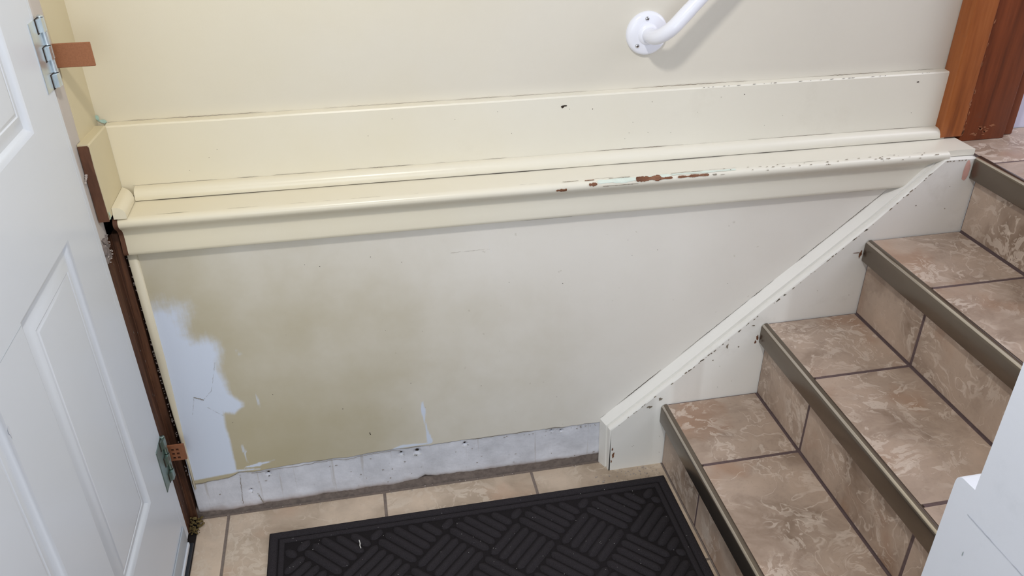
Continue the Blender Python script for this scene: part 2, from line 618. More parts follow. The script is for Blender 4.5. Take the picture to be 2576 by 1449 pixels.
def raw_strip():
    xs = np.arange(-0.002, 1.0, 0.0025)
    rows = 46
    V, F = [], []
    for x in xs:
        zb = raw_bottom(x)
        for j in range(rows):
            t = j / (rows - 1)
            z = zb + (0.145 - zb) * t
            y = 0.0022 - 0.0012 * noise.noise(Vector((x * 25, z * 30, 0.5)))
            y += 0.004 * max(0, 1 - t * 9) ** 2
            for hx, hz, hr in HOLES:
                d = math.hypot(x - hx, z - hz)
                if d < hr * 1.9:
                    y += 0.010 * max(0, 1 - d / hr) ** 0.5 if d < hr else 0.0012 * (1 - d / (hr * 1.9))
            V.append((x, y, z))
    for i in range(len(xs) - 1):
        for j in range(rows - 1):
            a = i * rows + j
            F.append((a, a + rows, a + rows + 1, a + 1))
    n0 = len(V)
    for i, x in enumerate(xs):
        V.append((x, 0.016, V[i * rows][2] + 0.003))
        if i:
            F.append((n0 + i - 1, n0 + i, i * rows, (i - 1) * rows))
    n1 = len(V)
    for j in range(rows):
        V.append((xs[0], 0.016, V[j][2]))
        if j:
            F.append((n1 + j, n1 + j - 1, j - 1, j))
    o = mesh('raw_plaster_strip', V, F, M['rawplaster'], wall_back, True)
    o['label'] = 'unpainted grey plaster strip where the baseboard was removed'
    return o


raw_strip()
box('wall_core', (-0.0025, 0.018, -0.03), (1.70, 0.15, 0.755), M['cavity'], wall_back)
bm = bmesh.new()
for hx, hz, hr in HOLES:
    blob(bm, (hx, 0.0085, hz), X, Z, -Y, hr * 0.62, hr * 0.5, seed=int(hx * 999))
stuff(bm_out('nail_hole', bm, M['crack'], wall_back))
bm = bmesh.new()
rr = random.Random(15)
for hx, hz, hr in HOLES:
    for k in range(5):
        a = rr.uniform(3.4, 6.0)
        blob(bm, (hx + math.cos(a) * hr * 1.3, 0.0012, hz + math.sin(a) * hr * 1.25), X, Z, -Y, hr * rr.uniform(0.25, 0.6), hr * rr.uniform(0.2, 0.4), k, 9, 0.6, 0.0008)
for k in range(16):
    x = rr.uniform(0.0, 0.93)
    blob(bm, (x, 0.0012, paint_bottom(x) - 0.003), X, Z, -Y, rr.uniform(0.001, 0.004), rr.uniform(0.0005, 0.0014), k, 9, 0.6, 0.0010)
stuff(bm_out('plaster_flake', bm, flat('fresh_white_plaster', (232, 232, 232), 0.9, 0, 0.05), wall_back))
bm = bmesh.new()
for k in range(26):
    x = rr.uniform(0.0, 0.94)
    z = rr.uniform(0.03, 0.118)
    blob(bm, (x, 0.0010, z), X, Z, -Y, rr.uniform(0.0012, 0.004), rr.uniform(0.0008, 0.0016), k, 9, 0.6, 0.0012)
for k in range(14):
    x = 0.94 - 0.25 * rr.random() ** 2
    blob(bm, (x, 0.0010, 0.124 - rr.random() * 0.005), X, Z, -Y, rr.uniform(0.0015, 0.005), rr.uniform(0.0006, 0.0014), k, 9, 0.7, 0.0014)
stuff(bm_out('plaster_scuff', bm, M['greycrack'], wall_back))
bm = bmesh.new()
pp = [(x, -0.0004, paint_bottom(x) - 0.0008) for x in np.arange(0.004, 0.95, 0.0035)]
ws = [max(0.0, 0.0005 + 0.0016 * noise.noise(Vector((p[0] * 24, 5.5, 0)))) for p in pp]
ribbon(bm, pp, lambda i: ws[i], -Y, 0.0002)
pp = [(x, 0.001, paint_bottom(x) - 0.005 - 0.009 * max(0, noise.noise(Vector((x * 11, 6.1, 0)))) - 0.002 * noise.noise(Vector((x * 70, 1.1, 0)))) for x in np.arange(0.13, 0.47, 0.003)]
ribbon(bm, pp, lambda i: 0.0009, -Y, 0.0012)
stuff(bm_out('paint_edge_crack', bm, M['greycrack'], wall_back))
bm = bmesh.new()
crack_line(bm, (0.105, 0, 0.118), (0.098, 0, 0.03), -Y, 40, 0.0012, -0.5, 0.0012, 3, 0.0006)
crack_line(bm, (0.135, 0, 0.055), (0.142, 0, 0.024), -Y, 30, 0.0016, -0.6, 0.0012, 5, 0.0006)
crack_line(bm, (0.05, -0.0004, 0.348), (0.068, -0.0004, 0.338), -Y, 24, 0.0016, -0.9, 0.0012, 8, 0.0006)
for a, b, sd in (((0.05, -0.0004, 0.346), (0.038, -0.0004, 0.30), 12), ((0.068, -0.0004, 0.338), (0.088, -0.0004, 0.36), 13), ((0.088, -0.0004, 0.36), (0.108, -0.0004, 0.43), 15), ((0.07, -0.0004, 0.32), (0.10, -0.0004, 0.29), 14), ((0.60, -0.0004, 0.632), (0.69, -0.0004, 0.633), 17)):
    crack_line(bm, a, b, -Y, 24, 0.0005, -0.3, 0.0006, sd, 0.0004)
stuff(bm_out('plaster_crack', bm, M['greycrack'], wall_back))
bm = bmesh.new()
rr = random.Random(5)
for k in range(26):
    x, z = rr.uniform(0.1, 1.3), rr.uniform(0.16, 0.66)
    if z < 0.16 + (x - 0.95) * 0.86 + 0.06:
        continue
    blob(bm, (x, 0, z), X, Z, -Y, rr.uniform(0.0006, 0.0014), rr.uniform(0.0006, 0.0012), k, 8)
for dx, dz in ((0, 0), (0.001, -0.004)):
    blob(bm, (0.4035 + dx, 0, 0.189 + dz), X, Z, -Y, 0.0014, 0.0022, 77, 8)
stuff(bm_out('wall_speck', bm, M['crack'], wall_back))
# corner bead strip
bm = bmesh.new()
V = []
for (x0, x1, z) in ((-0.003, 0.0155, 0.699), (-0.002, 0.0145, 0.45), (0.001, 0.0085, 0.22), (0.002, 0.0060, 0.094)):
    V.append([bm.verts.new(p) for p in ((x0, 0.006, z), (x0, -0.0018, z), (x0 + 0.0015, -0.004, z), (x1 - 0.003, -0.0042, z), (x1, -0.0006, z), (x1, 0.006, z))])
for a, b in zip(V, V[1:]):
    for i in range(6):
        bm.faces.new((a[i], a[(i + 1) % 6], b[(i + 1) % 6], b[i]))
bm.faces.new(V[0])
bm.faces.new(V[-1][::-1])
bm_out('corner_strip', bm, M['wall'], wall_back, True)

# ------------------------------------------------------------------ ledge trim along the back wall
trim_1 = struct(empty('trim_1'), 'cream painted ledge with rounded nose and cove moulding along the back wall')
NOSE = [(-0.020, 0.0), (-0.0260, -0.0012), (-0.0302, -0.0042), (-0.0322, -0.0085), (-0.0318, -0.0140), (-0.0290, -0.0185), (-0.0240, -0.0225), (-0.0192, -0.0265), (-0.0158, -0.0315), (-0.0142, -0.0380), (-0.0142, -0.0450), (-0.0150, -0.0580), (-0.0168, -0.0730), (-0.0164, -0.0780), (-0.0145, -0.0805)]
ZL, ZR, XE = 0.782, 0.7712, 1.745


def dz(x):
    return ZL + (ZR - ZL) * x / XE


APRON = [(0.0, -0.001)] + NOSE + [(0.0, -0.0805)]
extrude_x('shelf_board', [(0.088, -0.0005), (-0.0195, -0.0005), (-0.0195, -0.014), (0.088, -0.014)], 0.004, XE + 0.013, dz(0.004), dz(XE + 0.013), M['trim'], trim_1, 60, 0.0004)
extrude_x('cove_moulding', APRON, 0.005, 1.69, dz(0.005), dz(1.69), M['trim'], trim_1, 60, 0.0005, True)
extrude_x('moulding_bare_end', APRON, -0.0035, 0.0048, dz(-0.003), dz(0.0048), M['barewood'], trim_1, 1, 0, True)['label'] = 'unpainted brown end of the moulding'
QR = [(0.069, 0.0)] + [(0.069 - 0.0215 * math.cos(a), 0.0215 * math.sin(a)) for a in [math.radians(k) for k in (0, 12, 26, 40, 52, 64, 76, 88)]] + [(0.069, 0.0215)]
QR = [(0.0695, 0.0008), (0.0475, 0.0008), (0.0472, 0.006), (0.0482, 0.0115), (0.0510, 0.0165), (0.0555, 0.0202), (0.0610, 0.0220), (0.0695, 0.0225)]
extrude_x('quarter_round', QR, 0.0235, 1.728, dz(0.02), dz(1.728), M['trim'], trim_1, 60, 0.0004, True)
# short return of the quarter round along the left wall
bm = bmesh.new()
prof = [(0.0005, 0.001), (0.0225, 0.001), (0.0228, 0.006), (0.0218, 0.0115), (0.0190, 0.0165), (0.0145, 0.0202), (0.009, 0.0220), (0.0005, 0.0225)]
ra = [bm.verts.new((x, 0.068 - max(0, x - 0.001) * 0.92, z + dz(0))) for x, z in prof]
rb = [bm.verts.new((x, -0.030 + z * 0.15, z + dz(0))) for x, z in prof]
for i in range(8):
    bm.faces.new((ra[i], ra[(i + 1) % 8], rb[(i + 1) % 8], rb[i]))
bm.faces.new(ra)
bm.faces.new(rb[::-1])
sharp(bm_out('quarter_round', bm, M['trim'], trim_1), 40)

# baseboards above the ledge
baseboard_back = struct(empty('baseboard_back'), 'cream painted baseboard above the ledge')


def bb_top(x):
    return 0.9205 + (0.9142 - 0.9205) * x / 1.72


prof0 = [(0.0895, 0.785), (0.0700, 0.785), (0.0700, 0.0), (0.0722, 0.0028), (0.0895, 0.0036)]
bm = bmesh.new()
secs = []
for i in range(61):
    x = -0.002 + (1.722 + 0.002) * i / 60
    w = 0.0007 * noise.noise(Vector((x * 6, 0.3, 0)))
    secs.append([bm.verts.new((x, y, (z if z > 0.5 else bb_top(x) + z + w))) for y, z in prof0])
for a, b in zip(secs, secs[1:]):
    for i in range(5):
        bm.faces.new((a[i], a[(i + 1) % 5], b[(i + 1) % 5], b[i]))
bm.faces.new(secs[0])
bm.faces.new(secs[-1][::-1])
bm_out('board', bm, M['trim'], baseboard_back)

baseboard_left = struct(empty('baseboard_left'), 'short cream baseboard return on the left wall with bare brown end')
bm = bmesh.new()
pr = [(-0.0185, 0.792), (0.0, 0.792), (0.0, 0.931), (-0.0022, 0.9335), (-0.0185, 0.934)]
sa = [bm.verts.new((x, 0.0692, z - 0.008 * (z > 0.9))) for x, z in pr]
sb = [bm.verts.new((x, -0.050, z)) for x, z in pr]
for i in range(5):
    bm.faces.new((sa[i], sa[(i + 1) % 5], sb[(i + 1) % 5], sb[i]))
bm.faces.new(sa)
bm.faces.new(sb[::-1])
bm_out('board', bm, M['trim'], baseboard_left).data.materials[0] = M['leftpaint']
prism_xz('bare_end', [(-0.0182, 0.790), (-0.0007, 0.790), (-0.0012, 0.84), (-0.0018, 0.89), (-0.001, 0.9285), (-0.003, 0.931), (-0.0182, 0.931)], -0.0525, -0.0498, M['barewood'], baseboard_left)['label'] = 'bare brown sawn end of the board'

# cracks along the joints
bm = bmesh.new()
crack_line(bm, (0.0, 0.0885, 0.9256), (1.72, 0.0885, 0.9186), (0, -1, 0.2), 420, 0.0011, -0.22, 0.0006, 2)
crack_line(bm, (0.02, 0.0698, dz(0.02) + 0.0235), (1.72, 0.0698, dz(1.72) + 0.0235), -Y, 420, 0.0011, -0.12, 0.0004, 4)
stuff(bm_out('caulk_crack', bm, M['greycrack'], baseboard_back))
bm = bmesh.new()
crack_line(bm, (0.025, 0.0468, dz(0.02)), (1.73, 0.0468, dz(1.73)), Z, 420, 0.0019, -0.25, 0.0004, 6, 0.0007)
crack_line(bm, (0.02, -0.0195, dz(0)), (0.55, -0.0195, dz(0.55)), Z, 160, 0.0008, -0.05, 0.0003, 7, 0.0003)
crack_line(bm, (0.75, -0.0185, dz(0.75)), (1.69, -0.0185, dz(1.69)), Z, 260, 0.0012, -0.05, 0.0006, 9, 0.0004)
crack_line(bm, (0.0, -0.0165, dz(0) - 0.0795), (1.62, -0.0165, dz(1.62) - 0.0795), -Y, 300, 0.0007, 0.1, 0.0003, 10, 0.0004)
stuff(bm_out('joint_crack', bm, M['crack'], trim_1))
bm = bmesh.new()
rr = random.Random(9)
for k in range(26):
    x = rr.uniform(1.15, 1.72)
    blob(bm, (x, 0.0705, bb_top(x) + 0.0022), X, Vector((0, 0.5, 0.5)), Vector((0, -0.7, 0.7)), rr.uniform(0.001, 0.006), 0.0008, k, 10, 0.5, 0.0007)
blob(bm, (0.8555, 0.0700, 0.8995), X, Z, -Y, 0.0035, 0.0034, 3, 12, 0.3)
blob(bm, (0.860, 0.0700, 0.9010), X, Z, -Y, 0.0052, 0.0016, 4, 12, 0.3)
blob(bm, (1.645, 0.0700, 0.8985), X, Z, -Y, 0.0035, 0.0022, 5, 12, 0.4)
blob(bm, (1.245, 0.0700, 0.8985), X, Z, -Y, 0.0014, 0.0010, 6, 8, 0.4)
blob(bm, (0.918, 0.0700, 0.8905), X, Z, -Y, 0.0011, 0.0010, 7, 8, 0.4)
for k in range(20):
    blob(bm, (rr.uniform(0.1, 1.65), 0.0700, rr.uniform(0.82, 0.90)), X, Z, -Y, 0.0008, 0.0007, k + 40, 7)
stuff(bm_out('paint_chip', bm, M['crack'], baseboard_back))


def nose_chip(bm, x0, x1, s0, s1, seed, off=0.0006, jag=0.3):
    """flake following the rounded nose of the ledge; s = index range in NOSE"""
    rr = random.Random(seed)
    n = max(6, int((x1 - x0) / 0.002))
    m = 5
    rows = []
    for i in range(n + 1):
        t = i / n
        env = min(1, min(t, 1 - t) * 30 + 0.3) * (0.75 + 0.5 * noise.noise(Vector((t * 5 + seed, seed * 1.7, 0))))
        mid = (s0 + s1) / 2
        hw = (s1 - s0) / 2 * env
        a = mid - hw * (1 - jag * rr.random())
        b = mid + hw * (1 - jag * rr.random())
        row = []
        for j in range(m):
            s = max(0, min(len(NOSE) - 1.001, a + (b - a) * j / (m - 1)))
            k = int(s)
            f = s - k
            y = NOSE[k][0] + (NOSE[k + 1][0] - NOSE[k][0]) * f
            z = NOSE[k][1] + (NOSE[k + 1][1] - NOSE[k][1]) * f
            ty, tz = NOSE[k + 1][0] - NOSE[k][0], NOSE[k + 1][1] - NOSE[k][1]
            ln = math.hypot(ty, tz)
            ny, nz = tz / ln, -ty / ln
            x = x0 + (x1 - x0) * t
            row.append(bm.verts.new((x, y + ny * off, z + nz * off + dz(x) + 0.0004)))
        rows.append(row)
    for a, b in zip(rows, rows[1:]):
        for j in range(m - 1):
            bm.faces.new((a[j], b[j], b[j + 1], a[j + 1]))


bm = bmesh.new()
nose_chip(bm, 0.905, 1.06, 0.2, 3.0, 21, 0.0006, 0.25)
nose_chip(bm, 1.06, 1.20, 0.2, 1.6, 22, 0.0006, 0.4)
stuff(bm_out('undercoat_patch', bm, M['mint'], trim_1))
bm = bmesh.new()
nose_chip(bm, 0.985, 1.038, 0.5, 3.3, 31, 0.0012, 0.3)
nose_chip(bm, 1.030, 1.062, 1.6, 3.0, 32, 0.0012, 0.3)
nose_chip(bm, 1.073, 1.140, 1.6, 3.0, 33, 0.0012, 0.35)
nose_chip(bm, 0.887, 0.904, 1.5, 3.4, 34, 0.0012, 0.25)
nose_chip(bm, 0.880, 0.900, 0.3, 0.9, 38, 0.0012, 0.3)
nose_chip(bm, 0.820, 0.842, 2.8, 4.6, 35, 0.0012, 0.5)
stuff(bm_out('paint_chip', bm, M['chip'], trim_1))
bm = bmesh.new()
rr = random.Random(17)
for k in range(44):
    x = rr.uniform(1.12, 1.66)
    L = rr.uniform(0.002, 0.011) * (1 if rr.random() < 0.6 else 0.5)
    s = rr.uniform(0.0, 2.6)
    nose_chip(bm, x, x + L, s, s + rr.uniform(0.25, 0.6), k, 0.0013, 0.5)
for x0, x1, s in ((0.835, 0.868, 0.2), (0.915, 0.99, 3.3), (0.93, 0.975, 0.35), (1.06, 1.13, 0.3)):
    nose_chip(bm, x0, x1, s, s + 0.35, int(x0 * 99), 0.0013, 0.6)
stuff(bm_out('paint_chip', bm, M['greycrack'], trim_1))

# pale teal filler in the corner
bm = bmesh.new()
blob(bm, (-0.008, 0.0892, 0.928), X, Z, -Y, 0.010, 0.006, 5, 14, 0.6, 0.0015)
blob(bm, (-0.0150, 0.0885, 0.935), X, Z, -Y, 0.005, 0.006, 6, 12, 0.5, 0.0025)
blob(bm, (0.0008, -0.049, 0.800), Y, Z, X, 0.004, 0.010, 8, 12, 0.5, 0.001)
stuff(bm_out('corner_filler', bm, M['teal'], baseboard_back))

# ------------------------------------------------------------------ stair skirt board
trim_2 = struct(empty('trim_2'), 'pale sloping skirt board with moulded top edge beside the stairs')
CA = [(0.9499, 0.1394), (1.1286, 0.2895), (1.2868, 0.4310), (1.5322, 0.637), (1.6703, 0.7579)]
CF = [(0.9683, 0.1268), (1.135, 0.2665), (1.2997, 0.4085), (1.543, 0.6215), (1.681, 0.7560)]
LEV = [(0.001, 0.0), (-0.0185, 0.48), (-0.0205, 0.54), (-0.0206, 0.80), (-0.0232, 0.77), (-0.0240, 0.73), (-0.0300, 0.78), (-0.0335, 0.88), (-0.035, 1.0)]
bm = bmesh.new()
rows = []
for y, w in LEV:
    pts = [(a[0] + (f[0] - a[0]) * w, a[1] + (f[1] - a[1]) * w) for a, f in zip(CA, CF)]
    xb = 0.953 + 0.0185 * w
    fine = []
    for p, q in zip(pts, pts[1:]):
        for i in range(12):
            t = i / 12
            xx, zz = p[0] + (q[0] - p[0]) * t, p[1] + (q[1] - p[1]) * t
            fine.append((xx, zz + 0.0008 * noise.noise(Vector((xx * 22, w * 2, 0)))))
    fine.append(pts[-1])
    row = [(xb, 0.0)] + fine + [(1.7475, 0.7562 - 0.0016 * w), (1.767, 0.7540 - 0.0016 * w)]
    rows.append([bm.verts.new((x, y, z)) for x, z in row])
for a, b in zip(rows, rows[1:]):
    for i in range(len(a) - 1):
        bm.faces.new((a[i], a[i + 1], b[i + 1], b[i]))
last = rows[-1]
br = bm.verts.new((1.767, -0.035, 0.0))
base = [bm.verts.new((v.co.x, -0.035, 0.0)) for v in last[1:-1]]
prev = last[0]
for v, bse in zip(last[1:-1], base):
    if prev is last[0]:
        bm.faces.new((last[0], v, bse))
    else:
        bm.faces.new((pv, v, bse, prev))
    pv, prev = v, bse
bm.faces.new((pv, last[-1], br, prev))
sk = bm_out('skirt_board', bm, M['skirt'], trim_2)
sharp(sk, 28)
# chips and wear on the skirt
bm = bmesh.new()
rr = random.Random(23)


def cf(x):
    return float(np.interp(x, [p[0] for p in CF], [p[1] for p in CF]))


for k in range(70):
    x = rr.uniform(0.97, 1.66)
    r = rr.uniform(0.0008, 0.0028)
    sl = Vector((0.75, 0, 0.66))
    blob(bm, (x, -0.0345, cf(x) - rr.uniform(-0.001, 0.003)), sl, Vector((-0.66, 0, 0.75)), Vector((0, -1, 0.25)), r * 2, r * 0.8, k, 9, 0.5, 0.0008)
for (x, z, ru, rv) in ((1.06, 0.185, 0.008, 0.005), (1.085, 0.205, 0.007, 0.005), (1.236, 0.336, 0.004, 0.008), (1.2935, 0.385, 0.005, 0.002), (1.265, 0.330, 0.003, 0.003), (1.205, 0.30, 0.003, 0.002)):
    blob(bm, (x, -0.035, z), X, Z, -Y, ru, rv, int(x * 999), 12, 0.6, 0.0007)
for k in range(30):
    x = rr.uniform(1.0, 1.72)
    z = rr.uniform(0.02, max(0.05, cf(min(x, 1.66)) - 0.03))
    blob(bm, (x, -0.035, z), X, Z, -Y, 0.0011, 0.0011, k + 90, 8, 0.5, 0.0006)
for x, z in ((1.635, 0.655), (1.71, 0.640)):
    blob(bm, (x, -0.035, z), X, Z, -Y, 0.0022, 0.0018, int(x * 100), 9, 0.5, 0.0006)
for x in (1.684, 1.690, 1.699, 1.712, 1.719, 1.728):
    blob(bm, (x, -0.0350, 0.7535), X, Z, -Y, 0.0035, 0.0015, int(x * 1000), 10, 0.5, 0.0008)
stuff(bm_out('paint_chip', bm, M['greycrack'], trim_2))
bm = bmesh.new()
for (x, z, ru, rv) in ((1.308, 0.350, 0.004, 0.011), (1.305, 0.338, 0.003, 0.006), (1.526, 0.545, 0.004, 0.012), (1.515, 0.550, 0.010, 0.0015), (0.978, 0.050, 0.004, 0.012), (0.9745, 0.068, 0.003, 0.006), (0.9735, 0.030, 0.002, 0.006)):
    blob(bm, (x, -0.035, z), X, Z, -Y, ru, rv, int(x * 777 + z * 99), 14, 0.6, 0.0009)
stuff(bm_out('bare_wood_chip', bm, M['chip'], trim_2))
bm = bmesh.new()
blob(bm, (1.736, -0.035, 0.728), X, Z, -Y, 0.009, 0.026, 4, 14, 0.3, 0.0007)
stuff(bm_out('pink_filler', bm, flat('salmon_pink_filler', (222, 176, 164), 0.7, 0, 0.08), trim_2))
bm = bmesh.new()
crack_line(bm, (0.951, -0.0008, 0.1408), (1.668, -0.0008, 0.7575), Vector((-0.5, -0.6, 0.6)), 300, 0.0012, -0.3, 0.0004, 41, 0.0012)
stuff(bm_out('joint_crack', bm, M['crack'], trim_2))

# ------------------------------------------------------------------ floor
floor = struct(empty('floor'), 'beige square tiles with grey grout at the foot of the stairs')
box('grout_bed', (-0.006, -1.85, -0.03), (1.2, 0.016, -0.0010), M['floorgrout'], floor)


box('sub_floor', (-0.35, -1.85, -0.04), (-0.0058, 0.10, -0.0015), M['cavity'], floor)


def tile(name, a, b, mat, parent, bev=0.0016):
    """one ceramic tile with eased, slightly uneven edges"""
    lo = [min(p, q) for p, q in zip(a, b)]
    hi = [max(p, q) for p, q in zip(a, b)]
    c = [(p + q) / 2 for p, q in zip(lo, hi)]
    bm = bmesh.new()
    bm_box(bm, [p - q for p, q in zip(lo, c)], [p - q for p, q in zip(hi, c)])
    bmesh.ops.bevel(bm, geom=bm.edges[:], offset=bev, segments=2, profile=0.5, affect='EDGES')
    o = bm_out(name, bm, mat, parent, False)
    o.location = Vector(c) - (parent.location if parent else Vector())
    return o


xe = [(-0.0055, 0.0572), (0.0632, 0.4172), (0.4236, 0.7772), (0.7832, 1.1040)]
ye = [(-0.0015, -0.3402), (-0.3464, -0.7002), (-0.7064, -1.06), (-1.0664, -1.42), (-1.4264, -1.78)]
for i, (a, b) in enumerate(xe):
    for j, (c, d) in enumerate(ye):
        tile('tile', (a, c, -0.012 + 0.0), (b, d, 0.0004 * R.random()), M['floortile'], floor)

# ------------------------------------------------------------------ staircase
NX = [1.0885, 1.3132, 1.5316, 1.7477]
NZ = [0.1868, 0.3868, 0.5789, 0.7600]
NO = 0.018
YS, YR = -0.0362, -0.9085
stairs = tag(empty('staircase', (NX[0], -0.47, 0)), 'tiled staircase of four steps with bronze metal nosings rising to the right', 'staircase')
GY = [(YS - 0.002, -0.2454), (-0.2530, -0.6136), (-0.6212, YR)]
prevz = 0.0
for k in range(4):
    xr = NX[k] + NO
    x2 = NX[k + 1] + NO if k < 3 else None
    # body behind the tiles (grout coloured bed)
    if k < 3:
        box('step_bed', (xr + 0.0008, YS, max(0.0, prevz - 0.02)), (x2 + 0.01, YR, NZ[k] - 0.0012), M['grout'], stairs)
    else:
        box('step_bed', (xr + 0.0008, YS, prevz - 0.02), (2.55, YR, NZ[k] - 0.0012), M['grout'], stairs)
    zt = NZ[k] - 0.010
    for (a, b) in GY:
        tile('riser_tile', (xr - 0.0002, a, prevz + 0.0036), (xr + 0.010, b, zt), M['tile'], stairs, 0.001)
        if k < 3:
            tile('tread_tile', (NX[k] + 0.0135, a, NZ[k] - 0.010), (x2 - 0.0045, b, NZ[k]), M['tile'], stairs, 0.0012)
    # metal nosing
    prof = [(0.0150, -0.0002), (0.0135, 0.0010), (0.0100, 0.0011), (0.0074, 0.0006), (0.0050, -0.0006), (0.0030, -0.0023), (0.0014, -0.0045), (0.0004, -0.0072), (0.0, -0.0102), (0.0, -0.0250), (0.0, -0.0485), (0.0006, -0.0500), (0.0030, -0.0506), (0.0180, -0.0506), (0.0180, -0.0120), (0.0150, -0.0120)]
    bm = bmesh.new()
    sa = [bm.verts.new((NX[k] + x, YS - 0.0006, NZ[k] + z)) for x, z in prof]
    sb = [bm.verts.new((NX[k] + x, YR, NZ[k] + z)) for x, z in prof]
    n = len(prof)
    for i in range(n):
        bm.faces.new((sa[i], sa[(i + 1) % n], sb[(i + 1) % n], sb[i]))
    bm.faces.new(sa)
    bm.faces.new(sb[::-1])
    o = bm_out('nosing', bm, M['nosing'], stairs)
    sharp(o, 60)
    o.data.materials.append(M['edge_highlight'])
    for p in o.data.polygons:              # highlight along the rounded front edge, painted as a paler metal
        if -0.88 < p.normal.x < -0.52 and p.normal.z > 0.3:
            p.material_index = 1
    prevz = NZ[k]
# landing tiles at the top
for (a, b) in ((1.7477 + 0.0135, 2.118), (2.124, 2.48)):
    for (c, d) in ((0.102, -0.0732), (-0.0792, -0.44), (-0.446, -0.80), (-0.806, YR)):
        tile('landing_tile', (a, c, 0.748), (b, d, 0.7598), M['tile'], stairs, 0.0012)
box('landing_bed', (1.761, -0.034, 0.70), (2.55, 0.104, 0.7590), M['grout'], stairs)

# ------------------------------------------------------------------ right wall (mirror of the ledge wall)
wall_right = struct(empty('wall_right'), 'bluish white wall end at the right of the stairs with a low ledge')
RX = 1.0656
bm = bmesh.new()
outl = [(-0.9095, 0.0), (-0.9095, 0.770), (-0.9105, 0.7755), (-0.9135, 0.7800), (-0.9180, 0.7820), (-0.9375, 0.7832), (-0.9375, 2.4), (-1.75, 2.4), (-1.75, 0.0)]
ea = [bm.verts.new((RX, y, z)) for y, z in outl]
eb = [bm.verts.new((2.6, y, z)) for y, z in outl]
bm.faces.new(ea)
bm.faces.new(eb[::-1])
for i in range(len(outl)):
    bm.faces.new((ea[i], eb[i], eb[(i + 1) % len(outl)], ea[(i + 1) % len(outl)]))
sharp(bm_out('wall_end', bm, M['rightwall'], wall_right), 40)
bm = bmesh.new()
crack_line(bm, (RX, -0.940, 0.7487), (RX, -1.40, 0.7498), -X, 90, 0.0011, -0.6, 0.0003, 51, 0.0006)
stuff(bm_out('board_joint', bm, flat('pale_grey_joint', (186, 192, 204), 0.7), wall_right))
bm = bmesh.new()
for (y, z, a, b) in ((-0.952, 0.700, 0.0007, 0.0045), (-1.000, 0.690, 0.0025, 0.004), (-1.02, 0.80, 0.002, 0.001), (-1.03, 0.676, 0.002, 0.002)):
    blob(bm, (RX, y, z), Y, Z, -X, a, b, int(z * 999), 10, 0.4, 0.0005)
stuff(bm_out('scuff_mark', bm, flat('grey_scuff', (150, 162, 162), 0.7), wall_right))

# ------------------------------------------------------------------ left wall around the door
wall_left = struct(empty('wall_left'), 'cream left wall, plaster and timber framing exposed beside the door')
box('painted_plaster', (-0.040, -0.0265, 0.785), (-0.018, 0.091, 2.4), M['leftpaint'], wall_left)
# unpainted strip with crumbling edges
bm = bmesh.new()
pa, pb = [], []
rr = random.Random(3)
for i in range(160):
    z = 0.745 + (2.4 - 0.745) * (i / 159) ** 1.35
    j = 0.0022 * noise.noise(Vector((z * 60, 0.4, 0))) + 0.0012 * rr.random()
    y0 = -0.0800 + j
    if z < 0.775:
        y0 += (0.775 - z) * 0.7
    bump = -0.0012 if 0.86 < z < 0.895 else 0.0
    pa.append([bm.verts.new((-0.0195 + 0.0006 * noise.noise(Vector((z * 30, f, 2))) + bump * (f - 0.3), y0 + (-0.0262 - y0) * f, z)) for f in (0, 0.25, 0.5, 0.75, 1)])
    pb.append(bm.verts.new((-0.034, y0 + 0.002, z)))
for i in range(159):
    for j in range(4):
        bm.faces.new((pa[i][j], pa[i][j + 1], pa[i + 1][j + 1], pa[i + 1][j]))
    bm.faces.new((pb[i], pa[i][0], pa[i + 1][0], pb[i + 1]))
bm_out('unpainted_plaster', bm, M['plasterstrip'], wall_left, True)
box('jamb_void', (-0.09, -0.099, -0.03), (-0.0365, 0.12, 2.4), M['cavity'], wall_left)
# timber stud
bm = bmesh.new()
rows = []
for i in range(60):
    z = 0.0 + 0.742 * i / 59
    w = 0.0008 * noise.noise(Vector((z * 14, 2, 0)))
    rot = 0.006 * max(0, 1 - z / 0.05)
    rows.append([bm.verts.new(p) for p in ((-0.036, 0.085, z), (-0.0205 + w - rot, 0.085, z), (-0.0205 + w - rot, -0.004, z), (-0.022 + w, -0.006, z), (-0.022 + w, -0.040, z), (-0.0245 + w, -0.0445, z), (-0.025, -0.079, z), (-0.036, -0.079, z))])
for a, b in zip(rows, rows[1:]):
    for i in range(8):
        bm.faces.new((a[i], a[(i + 1) % 8], b[(i + 1) % 8], b[i]))
bm.faces.new(rows[0])
bm.faces.new(rows[-1][::-1])
bm_out('stud', bm, M['stud'], wall_left)['label'] = 'brown timber stud exposed beside the door'
bm = bmesh.new()
rr = random.Random(31)
for k in range(34):
    z = rr.uniform(0.02, 0.70)
    blob(bm, (-0.0212, rr.uniform(-0.038, -0.006), z), Y, Z, X, rr.uniform(0.0006, 0.0022), rr.uniform(0.001, 0.005), k, 9, 0.6, 0.0006)
stuff(bm_out('plaster_splash', bm, M['rubble'], wall_left))
bm = bmesh.new()
rr = random.Random(33)
for k in range(80):
    z = rr.uniform(0.12, 0.69)
    bmesh.ops.create_icosphere(bm, subdivisions=1, radius=rr.uniform(0.0008, 0.0019), matrix=Matrix.Translation((-0.004 + rr.uniform(-0.001, 0.001), rr.uniform(-0.003, 0.001), z)))
stuff(bm_out('crumbled_edge', bm, M['rubble'], wall_left))


def lump(bm, c, r, seed, sub=2, squash=(1, 1, 1), rough=0.5):
    geom = bmesh.ops.create_icosphere(bm, subdivisions=sub, radius=1.0)
    for v in geom['verts']:
        d = v.co.normalized()
        s = 1 + rough * noise.noise(d * 2.1 + Vector((seed * 3.7, seed, 0)))
        v.co = Vector(c) + Vector((d.x * squash[0], d.y * squash[1], d.z * squash[2])) * r * s


